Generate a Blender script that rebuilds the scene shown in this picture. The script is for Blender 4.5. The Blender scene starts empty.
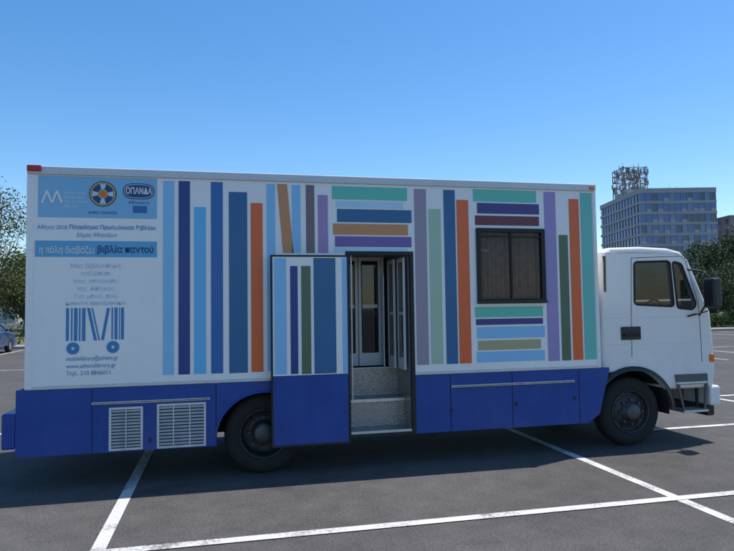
import bpy, bmesh, math, random
from mathutils import Vector, Matrix
from math import sin, cos, tan, radians, pi
random.seed(7)
scene = bpy.context.scene
COL = scene.collection

# ------------------------------------------------------------------ camera
FPX, CX, CY = 632.0, 367.0, 275.5
CAM = Vector((1.91, -7.01, 1.79))
YAW, PITCH, ROLL = radians(13.0), math.atan(32.9/632), radians(0.83)
FH = Vector((sin(YAW), cos(YAW), 0)); RH = Vector((cos(YAW), -sin(YAW), 0)); ZH = Vector((0, 0, 1))
FP = cos(PITCH)*FH + sin(PITCH)*ZH
UP = -sin(PITCH)*FH + cos(PITCH)*ZH
RR = cos(ROLL)*RH - sin(ROLL)*UP
UU = sin(ROLL)*RH + cos(ROLL)*UP
cd = bpy.data.cameras.new("camera"); cam = bpy.data.objects.new("camera", cd); COL.objects.link(cam)
cd.sensor_fit = 'HORIZONTAL'; cd.sensor_width = 36; cd.lens = FPX/734*36
cd.clip_start = 0.05; cd.clip_end = 6000
M = Matrix(((RR.x, UU.x, -FP.x, CAM.x), (RR.y, UU.y, -FP.y, CAM.y), (RR.z, UU.z, -FP.z, CAM.z), (0, 0, 0, 1)))
cam.matrix_world = M
scene.camera = cam
scene.view_settings.view_transform = 'Standard'
try: scene.view_settings.look = 'None'
except Exception: pass
scene.view_settings.exposure = 0

def ray(px, py): return FP + (px-CX)/FPX*RR - (py-CY)/FPX*UU
def P(px, py, Y=0.0):
    """survey: where the sight line meets the lengthwise plane y=Y -> (x, z)"""
    d = ray(px, py); t = (Y-CAM.y)/d.y; p = CAM + d*t
    return (p.x, p.z)
def W(px, D):
    """ground location at distance D in the direction px"""
    k = (px-CX)/FPX; p = CAM + FH*D + RH*(k*D)
    return Vector((p.x, p.y, 0))

# ------------------------------------------------------------------ materials
def lin(c):
    return tuple(((v/255)/12.92 if v/255 <= 0.04045 else ((v/255+0.055)/1.055)**2.4) for v in c)
MATS = {}
def mat(name, col, rough=0.5, metal=0.0, var=0.0, vscale=3.0, bump=0.0, bscale=60.0, alpha=1.0, coat=0.0, spec=0.5, dirt=0.0):
    if name in MATS: return MATS[name]
    m = bpy.data.materials.new(name); m.use_nodes = True
    nt = m.node_tree; b = nt.nodes["Principled BSDF"]
    b.inputs["Roughness"].default_value = rough; b.inputs["Metallic"].default_value = metal
    b.inputs["Alpha"].default_value = alpha; b.inputs["Coat Weight"].default_value = coat
    b.inputs["Specular IOR Level"].default_value = spec
    b.inputs["Base Color"].default_value = (*col, 1)
    geo = nt.nodes.new("ShaderNodeNewGeometry")
    last = None
    if var > 0:
        n = nt.nodes.new("ShaderNodeTexNoise"); n.inputs["Scale"].default_value = vscale; n.inputs["Detail"].default_value = 6
        nt.links.new(geo.outputs["Position"], n.inputs["Vector"])
        mr = nt.nodes.new("ShaderNodeMapRange"); mr.inputs[1].default_value = 0.3; mr.inputs[2].default_value = 0.7
        mr.inputs[3].default_value = 1-var; mr.inputs[4].default_value = 1+var*0.6
        nt.links.new(n.outputs["Fac"], mr.inputs[0])
        mx = nt.nodes.new("ShaderNodeMix"); mx.data_type = 'RGBA'; mx.blend_type = 'MULTIPLY'; mx.inputs[0].default_value = 1
        mx.inputs[6].default_value = (*col, 1); nt.links.new(mr.outputs[0], mx.inputs[7])
        last = mx.outputs[2]
        rr = nt.nodes.new("ShaderNodeMapRange"); rr.inputs[3].default_value = max(0, rough-0.08); rr.inputs[4].default_value = min(1, rough+0.12)
        nt.links.new(n.outputs["Fac"], rr.inputs[0]); nt.links.new(rr.outputs[0], b.inputs["Roughness"])
    if dirt > 0:
        sep = nt.nodes.new("ShaderNodeSeparateXYZ"); nt.links.new(geo.outputs["Position"], sep.inputs[0])
        n2 = nt.nodes.new("ShaderNodeTexNoise"); n2.inputs["Scale"].default_value = 1.0; n2.inputs["Detail"].default_value = 8
        mp = nt.nodes.new("ShaderNodeMapping"); mp.inputs["Scale"].default_value = (9, 9, 1.6)
        nt.links.new(geo.outputs["Position"], mp.inputs["Vector"]); nt.links.new(mp.outputs[0], n2.inputs["Vector"])
        h = nt.nodes.new("ShaderNodeMapRange"); h.inputs[1].default_value = 1.3; h.inputs[2].default_value = 0.3
        h.inputs[3].default_value = 0.15; h.inputs[4].default_value = 1.0
        nt.links.new(sep.outputs["Z"], h.inputs[0])
        nm = nt.nodes.new("ShaderNodeMapRange"); nm.inputs[1].default_value = 0.4; nm.inputs[2].default_value = 0.75
        nt.links.new(n2.outputs["Fac"], nm.inputs[0])
        ml = nt.nodes.new("ShaderNodeMath"); ml.operation = 'MULTIPLY'; nt.links.new(h.outputs[0], ml.inputs[0]); nt.links.new(nm.outputs[0], ml.inputs[1])
        m2 = nt.nodes.new("ShaderNodeMath"); m2.operation = 'MULTIPLY'; m2.inputs[1].default_value = dirt; nt.links.new(ml.outputs[0], m2.inputs[0])
        mx2 = nt.nodes.new("ShaderNodeMix"); mx2.data_type = 'RGBA'; nt.links.new(m2.outputs[0], mx2.inputs[0])
        if last: nt.links.new(last, mx2.inputs[6])
        else: mx2.inputs[6].default_value = (*col, 1)
        mx2.inputs[7].default_value = (0.16, 0.14, 0.12, 1); last = mx2.outputs[2]
    if last: nt.links.new(last, b.inputs["Base Color"])
    if bump > 0:
        n3 = nt.nodes.new("ShaderNodeTexNoise"); n3.inputs["Scale"].default_value = bscale; n3.inputs["Detail"].default_value = 4
        nt.links.new(geo.outputs["Position"], n3.inputs["Vector"])
        bp = nt.nodes.new("ShaderNodeBump"); bp.inputs["Strength"].default_value = bump; bp.inputs["Distance"].default_value = 0.01
        nt.links.new(n3.outputs["Fac"], bp.inputs["Height"]); nt.links.new(bp.outputs[0], b.inputs["Normal"])
    MATS[name] = m
    return m

WHITE = mat("body_white", (0.90, 0.87, 0.83), 0.26, var=0.03, vscale=1.5, bump=0.10, bscale=1.8, dirt=0.18)
CABW = mat("cab_white", (0.86, 0.83, 0.78), 0.22, var=0.02, vscale=2, coat=0.4, dirt=0.22)
BLUE = mat("skirt_blue", (0.002, 0.062, 0.31), 0.24, var=0.10, vscale=2.2, bump=0.22, bscale=2.4, dirt=0.12)
ALU = mat("aluminium", (0.62, 0.63, 0.64), 0.38, 0.9, var=0.12, vscale=14)
TRIM = mat("trim_grey", (0.60, 0.60, 0.60), 0.4, 0.3, var=0.08)
BLACK = mat("black_rubber", (0.012, 0.012, 0.013), 0.55, var=0.15)
BLKP = mat("black_plastic", (0.02, 0.02, 0.022), 0.4, var=0.15)
DARK = mat("chassis_dark", (0.02, 0.02, 0.02), 0.8, var=0.3, vscale=8)
TYRE = mat("tyre_rubber", (0.022, 0.021, 0.020), 0.85, var=0.3, vscale=20, bump=0.3, bscale=90)
RIM = mat("rim_steel", (0.055, 0.055, 0.058), 0.5, 0.4, var=0.4, vscale=18)
HUB = mat("hub_steel", (0.12, 0.12, 0.12), 0.5, 0.6, var=0.3, vscale=30)
GLASS = mat("tinted_glass", (0.03, 0.02, 0.016), 0.04, alpha=0.26, spec=0.6)
GLASSC = mat("cab_glass", (0.02, 0.028, 0.028), 0.02, alpha=0.36, spec=0.8)
GLASSD = mat("dark_glass", (0.012, 0.014, 0.016), 0.04, alpha=0.75, spec=0.8)
RED = mat("red_lamp", (0.45, 0.01, 0.01), 0.2)
AMBER = mat("amber_lamp", (0.8, 0.2, 0.02), 0.2)
INTER = mat("interior_panel", (0.42, 0.42, 0.42), 0.6, var=0.1)
CURT = mat("curtain_cloth", (0.42, 0.26, 0.21), 0.9, var=0.25, vscale=12)
SEAT = mat("seat_fabric", (0.05, 0.05, 0.06), 0.9, var=0.3)

def checker_mat():
    m = bpy.data.materials.new("checker_plate"); m.use_nodes = True; nt = m.node_tree; b = nt.nodes["Principled BSDF"]
    b.inputs["Metallic"].default_value = 0.75; b.inputs["Roughness"].default_value = 0.36
    geo = nt.nodes.new("ShaderNodeNewGeometry"); v = nt.nodes.new("ShaderNodeTexVoronoi"); v.inputs["Scale"].default_value = 34
    nt.links.new(geo.outputs["Position"], v.inputs["Vector"])
    r = nt.nodes.new("ShaderNodeValToRGB"); r.color_ramp.elements[0].position = 0.15; r.color_ramp.elements[1].position = 0.4
    r.color_ramp.elements[0].color = (1, 1, 1, 1); r.color_ramp.elements[1].color = (0.0, 0.0, 0.0, 1)
    nt.links.new(v.outputs["Distance"], r.inputs[0])
    bp = nt.nodes.new("ShaderNodeBump"); bp.inputs["Strength"].default_value = 0.8; bp.inputs["Distance"].default_value = 0.006
    nt.links.new(r.outputs[0], bp.inputs["Height"]); nt.links.new(bp.outputs[0], b.inputs["Normal"])
    mx = nt.nodes.new("ShaderNodeMix"); mx.data_type = 'RGBA'; nt.links.new(r.outputs[0], mx.inputs[0])
    mx.inputs[6].default_value = (0.32, 0.31, 0.30, 1); mx.inputs[7].default_value = (0.78, 0.76, 0.74, 1)
    nt.links.new(mx.outputs[2], b.inputs["Base Color"])
    return m
CHECK = checker_mat()

def asphalt_mat():
    m = bpy.data.materials.new("asphalt"); m.use_nodes = True; nt = m.node_tree; b = nt.nodes["Principled BSDF"]
    L = nt.links.new
    geo = nt.nodes.new("ShaderNodeNewGeometry")
    def noise(s, d=5, r=0.55):
        n = nt.nodes.new("ShaderNodeTexNoise"); n.inputs["Scale"].default_value = s; n.inputs["Detail"].default_value = d
        n.inputs["Roughness"].default_value = r; L(geo.outputs["Position"], n.inputs["Vector"]); return n
    def rng(src, a, bb, c, d):
        r = nt.nodes.new("ShaderNodeMapRange"); r.inputs[1].default_value = a; r.inputs[2].default_value = bb
        r.inputs[3].default_value = c; r.inputs[4].default_value = d; L(src, r.inputs[0]); return r.outputs[0]
    def mul(a, c):
        x = nt.nodes.new("ShaderNodeMath"); x.operation = 'MULTIPLY'; L(a, x.inputs[0]); L(c, x.inputs[1]); return x.outputs[0]
    big = rng(noise(0.35, 6, 0.6).outputs["Fac"], 0.3, 0.7, 0.82, 1.16)
    mid = rng(noise(3.2, 7, 0.65).outputs["Fac"], 0.3, 0.7, 0.82, 1.18)
    fine = rng(noise(48, 5, 0.8).outputs["Fac"], 0.3, 0.7, 0.45, 1.55)
    st = rng(noise(1.1, 3, 0.5).outputs["Fac"], 0.62, 0.74, 1.0, 0.74)
    vo = nt.nodes.new("ShaderNodeTexVoronoi"); vo.feature = 'DISTANCE_TO_EDGE'; vo.inputs["Scale"].default_value = 0.16
    wn = noise(2.3, 6, 0.7); vm = nt.nodes.new("ShaderNodeVectorMath"); vm.operation = 'ADD'
    L(geo.outputs["Position"], vm.inputs[0]); L(wn.outputs["Color"], vm.inputs[1]); L(vm.outputs[0], vo.inputs["Vector"])
    cr0 = rng(vo.outputs["Distance"], 0.0, 0.0018, 0.72, 1.0)
    v = mul(mul(mul(big, mid), mul(fine, st)), cr0)
    mx = nt.nodes.new("ShaderNodeMix"); mx.data_type = 'RGBA'; mx.blend_type = 'MULTIPLY'; mx.inputs[0].default_value = 1
    mx.inputs[6].default_value = (0.092, 0.087, 0.084, 1); L(v, mx.inputs[7]); L(mx.outputs[2], b.inputs["Base Color"])
    b.inputs["Roughness"].default_value = 0.88; b.inputs["Specular IOR Level"].default_value = 0.22
    bp = nt.nodes.new("ShaderNodeBump"); bp.inputs["Strength"].default_value = 0.7; bp.inputs["Distance"].default_value = 0.008
    L(noise(100, 3, 0.7).outputs["Fac"], bp.inputs["Height"]); L(bp.outputs[0], b.inputs["Normal"])
    return m
ASPH = asphalt_mat()

def paint_mat():
    m = bpy.data.materials.new("road_paint"); m.use_nodes = True; nt = m.node_tree; b = nt.nodes["Principled BSDF"]; L = nt.links.new
    geo = nt.nodes.new("ShaderNodeNewGeometry")
    n = nt.nodes.new("ShaderNodeTexNoise"); n.inputs["Scale"].default_value = 42; n.inputs["Detail"].default_value = 6; n.inputs["Roughness"].default_value = 0.7
    n2 = nt.nodes.new("ShaderNodeTexNoise"); n2.inputs["Scale"].default_value = 2.5; n2.inputs["Detail"].default_value = 4
    L(geo.outputs["Position"], n.inputs["Vector"]); L(geo.outputs["Position"], n2.inputs["Vector"])
    ad = nt.nodes.new("ShaderNodeMath"); ad.operation = 'ADD'; L(n.outputs["Fac"], ad.inputs[0]); L(n2.outputs["Fac"], ad.inputs[1])
    r = nt.nodes.new("ShaderNodeMapRange"); r.inputs[1].default_value = 0.78; r.inputs[2].default_value = 0.98; L(ad.outputs[0], r.inputs[0])
    mx = nt.nodes.new("ShaderNodeMix"); mx.data_type = 'RGBA'; L(r.outputs[0], mx.inputs[0])
    mx.inputs[6].default_value = (0.18, 0.17, 0.165, 1); mx.inputs[7].default_value = (0.60, 0.59, 0.56, 1)
    L(mx.outputs[2], b.inputs["Base Color"]); b.inputs["Roughness"].default_value = 0.75
    return m
PAINT = paint_mat()

# ------------------------------------------------------------------ mesh helpers
def empty(name, loc=(0, 0, 0), rotz=0):
    e = bpy.data.objects.new(name, None); COL.objects.link(e); e.location = loc; e.rotation_euler = (0, 0, rotz); return e
def obj_from_bm(name, bm, mats, parent=None, smooth=False):
    me = bpy.data.meshes.new(name); bm.to_mesh(me); bm.free()
    for m in (mats if isinstance(mats, (list, tuple)) else [mats]): me.materials.append(m)
    if smooth:
        for p in me.polygons: p.use_smooth = True
    o = bpy.data.objects.new(name, me); COL.objects.link(o)
    if parent: o.parent = parent
    return o
def bm_box(bm, x0, x1, y0, y1, z0, z1, mi=0):
    vs = [bm.verts.new(p) for p in ((x0,y0,z0),(x1,y0,z0),(x1,y1,z0),(x0,y1,z0),(x0,y0,z1),(x1,y0,z1),(x1,y1,z1),(x0,y1,z1))]
    for f in ((0,3,2,1),(4,5,6,7),(0,1,5,4),(1,2,6,5),(2,3,7,6),(3,0,4,7)):
        fc = bm.faces.new([vs[i] for i in f]); fc.material_index = mi
def box(name, x0, x1, y0, y1, z0, z1, m, parent=None, bevel=0.0, seg=2):
    bm = bmesh.new(); bm_box(bm, min(x0,x1), max(x0,x1), min(y0,y1), max(y0,y1), min(z0,z1), max(z0,z1))
    if bevel > 0:
        bmesh.ops.bevel(bm, geom=bm.edges[:], offset=bevel, segments=seg, affect='EDGES', profile=0.5)
    return obj_from_bm(name, bm, m, parent)
def plate(name, loops, y0, y1, m, parent=None):
    """flat plate in the XZ plane with holes; loops[0] outer"""
    cu = bpy.data.curves.new("tmp", 'CURVE'); cu.dimensions = '2D'; cu.fill_mode = 'BOTH'; cu.extrude = abs(y1-y0)/2
    for lp in loops:
        s = cu.splines.new('POLY'); s.points.add(len(lp)-1); s.use_cyclic_u = True
        for i, (x, z) in enumerate(lp): s.points[i].co = (x, z, 0, 1)
    t = bpy.data.objects.new("tmp", cu); COL.objects.link(t)
    bpy.context.view_layer.update()
    me = bpy.data.meshes.new_from_object(t.evaluated_get(bpy.context.evaluated_depsgraph_get()))
    bpy.data.objects.remove(t)
    ym = (y0+y1)/2
    for v in me.vertices: v.co = (v.co.x, ym - v.co.z, v.co.y)
    me.materials.clear(); me.materials.append(m); me.name = name
    for p in me.polygons: p.material_index = 0
    o = bpy.data.objects.new(name, me); COL.objects.link(o)
    if parent: o.parent = parent
    return o
def rect(x0, x1, z0, z1): return [(x0, z0), (x1, z0), (x1, z1), (x0, z1)]
def lathe(name, prof, m, parent=None, loc=(0,0,0), seg=48, smooth=True):
    """revolve (r, y) profile about the Y axis"""
    bm = bmesh.new(); rings = []
    for r, y in prof:
        rings.append([bm.verts.new((r*cos(2*pi*i/seg)+loc[0], y+loc[1], r*sin(2*pi*i/seg)+loc[2])) for i in range(seg)])
    for a, b in zip(rings, rings[1:]):
        for i in range(seg):
            j = (i+1) % seg
            bm.faces.new((a[i], a[j], b[j], b[i]))
    bmesh.ops.remove_doubles(bm, verts=bm.verts[:], dist=1e-5)
    bmesh.ops.recalc_face_normals(bm, faces=bm.faces[:])
    return obj_from_bm(name, bm, m, parent, smooth)
def tube(name, pts, r, m, parent=None, cyclic=False, res=2):
    cu = bpy.data.curves.new(name, 'CURVE'); cu.dimensions = '3D'; cu.bevel_depth = r; cu.bevel_resolution = res; cu.use_fill_caps = True
    s = cu.splines.new('POLY'); s.points.add(len(pts)-1); s.use_cyclic_u = cyclic
    for i, p in enumerate(pts): s.points[i].co = (*p, 1)
    cu.materials.append(m); o = bpy.data.objects.new(name, cu); COL.objects.link(o)
    if parent: o.parent = parent
    return o
def text(body, x, z, size, m, parent, y=-0.004, align='LEFT', bold=0.0, name="lettering"):
    cu = bpy.data.curves.new(name, 'FONT'); cu.body = body; cu.size = size; cu.align_x = align; cu.offset = bold
    cu.materials.append(m)
    o = bpy.data.objects.new(name, cu); COL.objects.link(o); o.location = (x, y, z); o.rotation_euler = (pi/2, 0, 0); o.parent = parent
    return o
def disc(name, x, z, r, y, m, parent, r_in=0.0, seg=32):
    lp = [[(x+r*cos(2*pi*i/seg), z+r*sin(2*pi*i/seg)) for i in range(seg)]]
    if r_in: lp.append([(x+r_in*cos(2*pi*i/seg), z+r_in*sin(2*pi*i/seg)) for i in range(seg)])
    return plate(name, lp, y-0.001, y+0.001, m, parent)

# ------------------------------------------------------------------ ground
bm = bmesh.new(); S = 2500
bm.faces.new([bm.verts.new(p) for p in ((-S,-S,0),(S,-S,0),(S,S,0),(-S,S,0))])
obj_from_bm("ground", bm, ASPH)
pm = empty("parking_markings")
def line(x0, x1, y0, y1, z=0.004, name="marking"):
    bm = bmesh.new(); bm.faces.new([bm.verts.new(p) for p in ((x0,y0,z),(x1,y0,z),(x1,y1,z),(x0,y1,z))])
    return obj_from_bm(name, bm, PAINT, pm)
line(-12, 30, -1.94, -1.83, 0.008)
for x in (-4.0, 1.0, 6.0, 11.0, 16.0):
    line(x-0.055, x+0.055, -6.8, 3.4, 0.004)
line(7.4, 30, 0.90, 1.01, 0.008)
line(-30, 30, 3.4, 3.51, 0.008)
for i in range(-9, 18):
    line(i*2.5-0.05, i*2.5+0.05, 10.0, 15.0)
    line(i*2.5-0.05, i*2.5+0.05, 22.0, 27.0)
line(-22.5, 42.5, 15.0, 15.1, 0.008)

KERB = mat("kerb_concrete", (0.36, 0.35, 0.33), 0.85, var=0.2, vscale=3, bump=0.3)
PAVE = mat("pavement_slabs", (0.30, 0.28, 0.25), 0.9, var=0.2, vscale=2, bump=0.2)
SOIL = mat("dry_grass", (0.13, 0.13, 0.06), 0.95, var=0.45, vscale=1.2, bump=0.6, bscale=20)
box("kerb", -70, 90, 28.0, 28.15, 0, 0.13, KERB)
box("pavement", -70, 90, 28.151, 30.2, 0, 0.125, PAVE)
box("grass_verge", -70, 90, 30.201, 48, 0, 0.10, SOIL)

# ------------------------------------------------------------------ mobile library truck
T = empty("mobile_library_truck")
XL, XR = P(27, 278)[0], P(597, 276)[0]
ZT, ZB = 3.27, 1.03
D0, D1 = P(349, 340)[0], P(412, 340)[0]
DT = P(380, 254)[1]
SK0 = 0.35
BW = 2.42
wx0, wz1 = P(476, 229)[0], P(510, 229)[1]
wx1, wz0 = P(543, 229)[0], P(510, 303)[1]
plate("side_wall", [[(XL, ZB), (D0, ZB), (D0, DT), (D1, DT), (D1, ZB), (XR, ZB), (XR, ZT), (XL, ZT)], rect(wx0+0.03, wx1-0.03, wz0+0.03, wz1-0.03)], 0, 0.05, WHITE, T)
box("side_wall_far", XL, XR, BW-0.05, BW, ZB, ZT, WHITE, T)
box("rear_wall", XL, XL+0.05, 0.051, BW-0.051, ZB, ZT, WHITE, T)
box("front_wall", XR-0.05, XR, 0.051, BW-0.051, ZB, ZT, WHITE, T)
box("roof_panel", XL-0.005, XR+0.005, -0.012, BW+0.012, ZT+0.001, ZT+0.03, WHITE, T, 0.01)
for y0, y1, nm in ((-0.022, -0.004, "roof_rail"), (BW+0.004, BW+0.022, "roof_rail_far")):
    box(nm, XL-0.01, XR+0.01, y0, y1, ZT-0.055, ZT+0.024, TRIM, T, 0.004)
box("corner_trim_rear", XL-0.012, XL+0.055, -0.014, 0.03, ZB-0.01, ZT-0.056, WHITE, T, 0.010, 3)
box("corner_trim_front", XR-0.035, XR+0.012, -0.014, 0.03, ZB-0.01, ZT-0.056, WHITE, T, 0.010, 3)
box("floor_left", XL+0.05, D0-0.02, 0.051, BW-0.051, ZB-0.06, ZB+0.02, DARK, T)
box("floor_right", D1+0.02, XR-0.05, 0.051, BW-0.051, ZB-0.06, ZB+0.02, DARK, T)
box("floor_mid", D0-0.019, D1+0.019, 0.62, BW-0.051, ZB-0.06, ZB+0.02, BLKP, T)
box("lower_trim", XL, D0-0.01, -0.009, -0.001, ZB-0.012, ZB+0.018, TRIM, T)
box("lower_trim_2", D1+0.01, XR, -0.009, -0.001, ZB-0.012, ZB+0.018, TRIM, T)
bm = bmesh.new()
x = XL+0.06
while x < XR:
    bmesh.ops.create_uvsphere(bm, u_segments=6, v_segments=4, radius=0.006, matrix=Matrix.Translation((x, -0.022, ZT-0.03)))
    x += 0.12
z = ZB+0.05
while z < ZT-0.08:
    bmesh.ops.create_uvsphere(bm, u_segments=6, v_segments=4, radius=0.005, matrix=Matrix.Translation((XL+0.03, -0.014, z)))
    bmesh.ops.create_uvsphere(bm, u_segments=6, v_segments=4, radius=0.005, matrix=Matrix.Translation((XR-0.015, -0.014, z)))
    z += 0.15
obj_from_bm("rivets", bm, ALU, T)
box("marker_lamp_rear", XL-0.005, XL+0.13, -0.05, -0.0225, ZT-0.03, ZT+0.03, RED, T, 0.008)
box("marker_lamp_front", XR-0.08, XR-0.02, -0.040, -0.0225, ZT-0.04, ZT+0.0, AMBER, T, 0.006)

# skirt -----------------------------------------------------------
RWX, FWX = P(265, 440)[0], P(638, 406)[0]
WR = 0.43
SB = ZB-0.014
def arch(cx, r, zc, z0, n=14, flat=0.0):
    return [(cx + r*cos(a), max(z0, zc + (r-flat)*sin(a))) for a in [pi - pi*i/n for i in range(n+1)]]
ra = arch(RWX, 0.52, 0.42, SK0, 18, 0.04)
ra = [(RWX-0.52, SK0)] + ra + [(RWX+0.52, SK0)]
XS0 = XL-0.09
xe = P(613, 366)[0]-0.05; xe2 = P(606, 418)[0]-0.08
plate("skirt_rear", [[(XS0, SK0+0.03), (XS0+0.03, SK0)] + ra + [(D0-0.012, SK0), (D0-0.012, SB), (XS0, SB)]], 0.004, 0.035, BLUE, T)
plate("skirt_front", [[(D1+0.012, SK0), (XR-0.18, SK0), (xe2, SK0+0.10), (xe, SB-0.03), (xe, SB), (D1+0.012, SB)]], 0.004, 0.035, BLUE, T)
plate("skirt_far", [[(XS0, SK0)] + ra + [(xe2, SK0), (xe, SB), (XS0, SB)]], BW-0.035, BW-0.004, BLUE, T)
box("skirt_tail", XS0+0.001, XS0+0.03, 0.036, BW-0.036, SK0+0.03, SB, BLUE, T)
bz0, bz1 = P(14, 450)[1], P(14, 414)[1]
box("rear_bumper", XS0-0.13, XS0-0.001, 0.0, BW, bz0, bz1, BLUE, T, 0.02, 3)
box("rear_lamp", XS0-0.14, XS0-0.131, 0.1, 0.35, bz0+0.1, bz1-0.05, RED, T)
tube("arch_lip", [(x, 0.0, z) for x, z in ra], 0.012, BLUE, T)
for px in (92, 216, 451, 513, 580):
    x = P(px, 410)[0]; box("panel_joint", x-0.004, x+0.004, 0.0015, 0.0035, SK0+0.01, SB-0.02, DARK, T)
def rail(pa, pb):
    (xa, za), (xb, zb) = P(*pa), P(*pb); z = (za+zb)/2
    box("awning_rail", xa, xb, -0.022, 0.003, z-0.014, z+0.014, ALU, T, 0.005)
    box("awning_rail_slot", xa+0.01, xb-0.01, -0.0245, -0.0225, z-0.004, z+0.003, DARK, T)
rail((92, 402.5), (210, 399.5)); rail((451, 386), (574, 381.5))
for px, py in ((516, 404), (452, 410), (218, 425), (575, 398), (150, 440)):
    x, z = P(px, py); box("latch", x-0.015, x+0.015, -0.006, 0.003, z-0.02, z+0.02, BLKP, T, 0.003)
VW = mat("vent_white", (0.70, 0.69, 0.67), 0.45, var=0.08, dirt=0.35)
VG = mat("vent_louvre", (0.50, 0.50, 0.49), 0.5, var=0.12, dirt=0.4)
def vent(x0, y0, x1, y1):
    ym = (y0+y1)/2; X0, X1 = P(x0, ym)[0], P(x1, ym)[0]; Z1, Z0 = P((x0+x1)/2, y0)[1], P((x0+x1)/2, y1)[1]
    plate("vent_frame", [rect(X0, X1, Z0, Z1), rect(X0+0.022, X1-0.022, Z0+0.022, Z1-0.022)], -0.014, 0.003, VW, T)
    box("vent_back", X0+0.02, X1-0.02, 0.0008, 0.0032, Z0+0.02, Z1-0.02, DARK, T)
    bm = bmesh.new(); n = 12
    for i in range(n):
        z = Z0+0.025+(Z1-Z0-0.05)*(i+0.5)/n; h = (Z1-Z0-0.05)/n
        a = [(X0+0.02, 0.000, z+h*0.36), (X1-0.02, 0.000, z+h*0.36), (X1-0.02, -0.013, z-h*0.12), (X0+0.02, -0.013, z-h*0.12)]
        vs = [bm.verts.new(p) for p in a] + [bm.verts.new((p[0], p[1], p[2]-0.004)) for p in a]
        for f in ((0,1,2,3),(7,6,5,4),(0,4,5,1),(1,5,6,2),(2,6,7,3),(3,7,4,0)): bm.faces.new([vs[k] for k in f])
    bmesh.ops.recalc_face_normals(bm, faces=bm.faces[:])
    obj_from_bm("vent_louvres", bm, VG, T)
    nm_ = 2 if x1-x0 > 40 else 1
    for k in range(1, nm_+1):
        xm = X0+(X1-X0)*k/(nm_+1); box("vent_mullion", xm-0.005, xm+0.005, -0.0165, -0.0143, Z0+0.022, Z1-0.022, VW, T)
vent(109, 407, 143, 450); vent(157, 403, 206, 447)

# chassis ----------------------------------------------------------
for y in (0.75, 1.6): box("chassis_rail", XL+0.1, FWX+0.9, y, y+0.08, 0.62, 0.84, DARK, T)
for x in (XL+0.5, XL+1.5, RWX+0.75, D1+0.6, 5.4, 6.2): box("crossmember", x, x+0.08, 0.1, BW-0.1, 0.845, 0.96, DARK, T)
box("fuel_tank", D1+0.3, D1+1.2, 1.75, 2.3, 0.42, 0.9, DARK, T, 0.06)
box("battery_box", D1+0.5, D1+1.4, 0.1, 0.6, 0.42, 0.84, DARK, T, 0.03)
box("generator_housing", XL+0.3, XL+1.6, 0.1, 0.75, 0.40, 0.84, DARK, T, 0.02)
lathe("rear_axle", [(0, 0.3), (0.09, 0.3), (0.09, 1.0), (0.22, 1.1), (0.22, 1.35), (0.09, 1.45), (0.09, 2.1), (0, 2.1)], DARK, T, (RWX, 0, WR), 20)
lathe("front_axle", [(0, 0.3), (0.06, 0.3), (0.06, 2.1), (0, 2.1)], DARK, T, (FWX, 0, WR), 16)
box("engine", FWX-0.5, FWX+0.6, 0.85, 1.55, 0.5, 1.1, DARK, T, 0.05)
def well(cx, r, y0, y1, zc, name):
    n = 18; bm = bmesh.new(); a = []; b = []
    for i in range(n+1):
        t = -0.1+(pi+0.2)*i/n
        a.append(bm.verts.new((cx+r*cos(t), y0, zc+r*sin(t)))); b.append(bm.verts.new((cx+r*cos(t), y1, zc+r*sin(t))))
    for i in range(n): bm.faces.new((a[i], a[i+1], b[i+1], b[i]))
    bm.faces.new(b)
    bmesh.ops.recalc_face_normals(bm, faces=bm.faces[:])
    return obj_from_bm(name, bm, DARK, T)
well(RWX, 0.54, 0.04, 0.68, 0.42, "wheel_well_rear")

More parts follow.
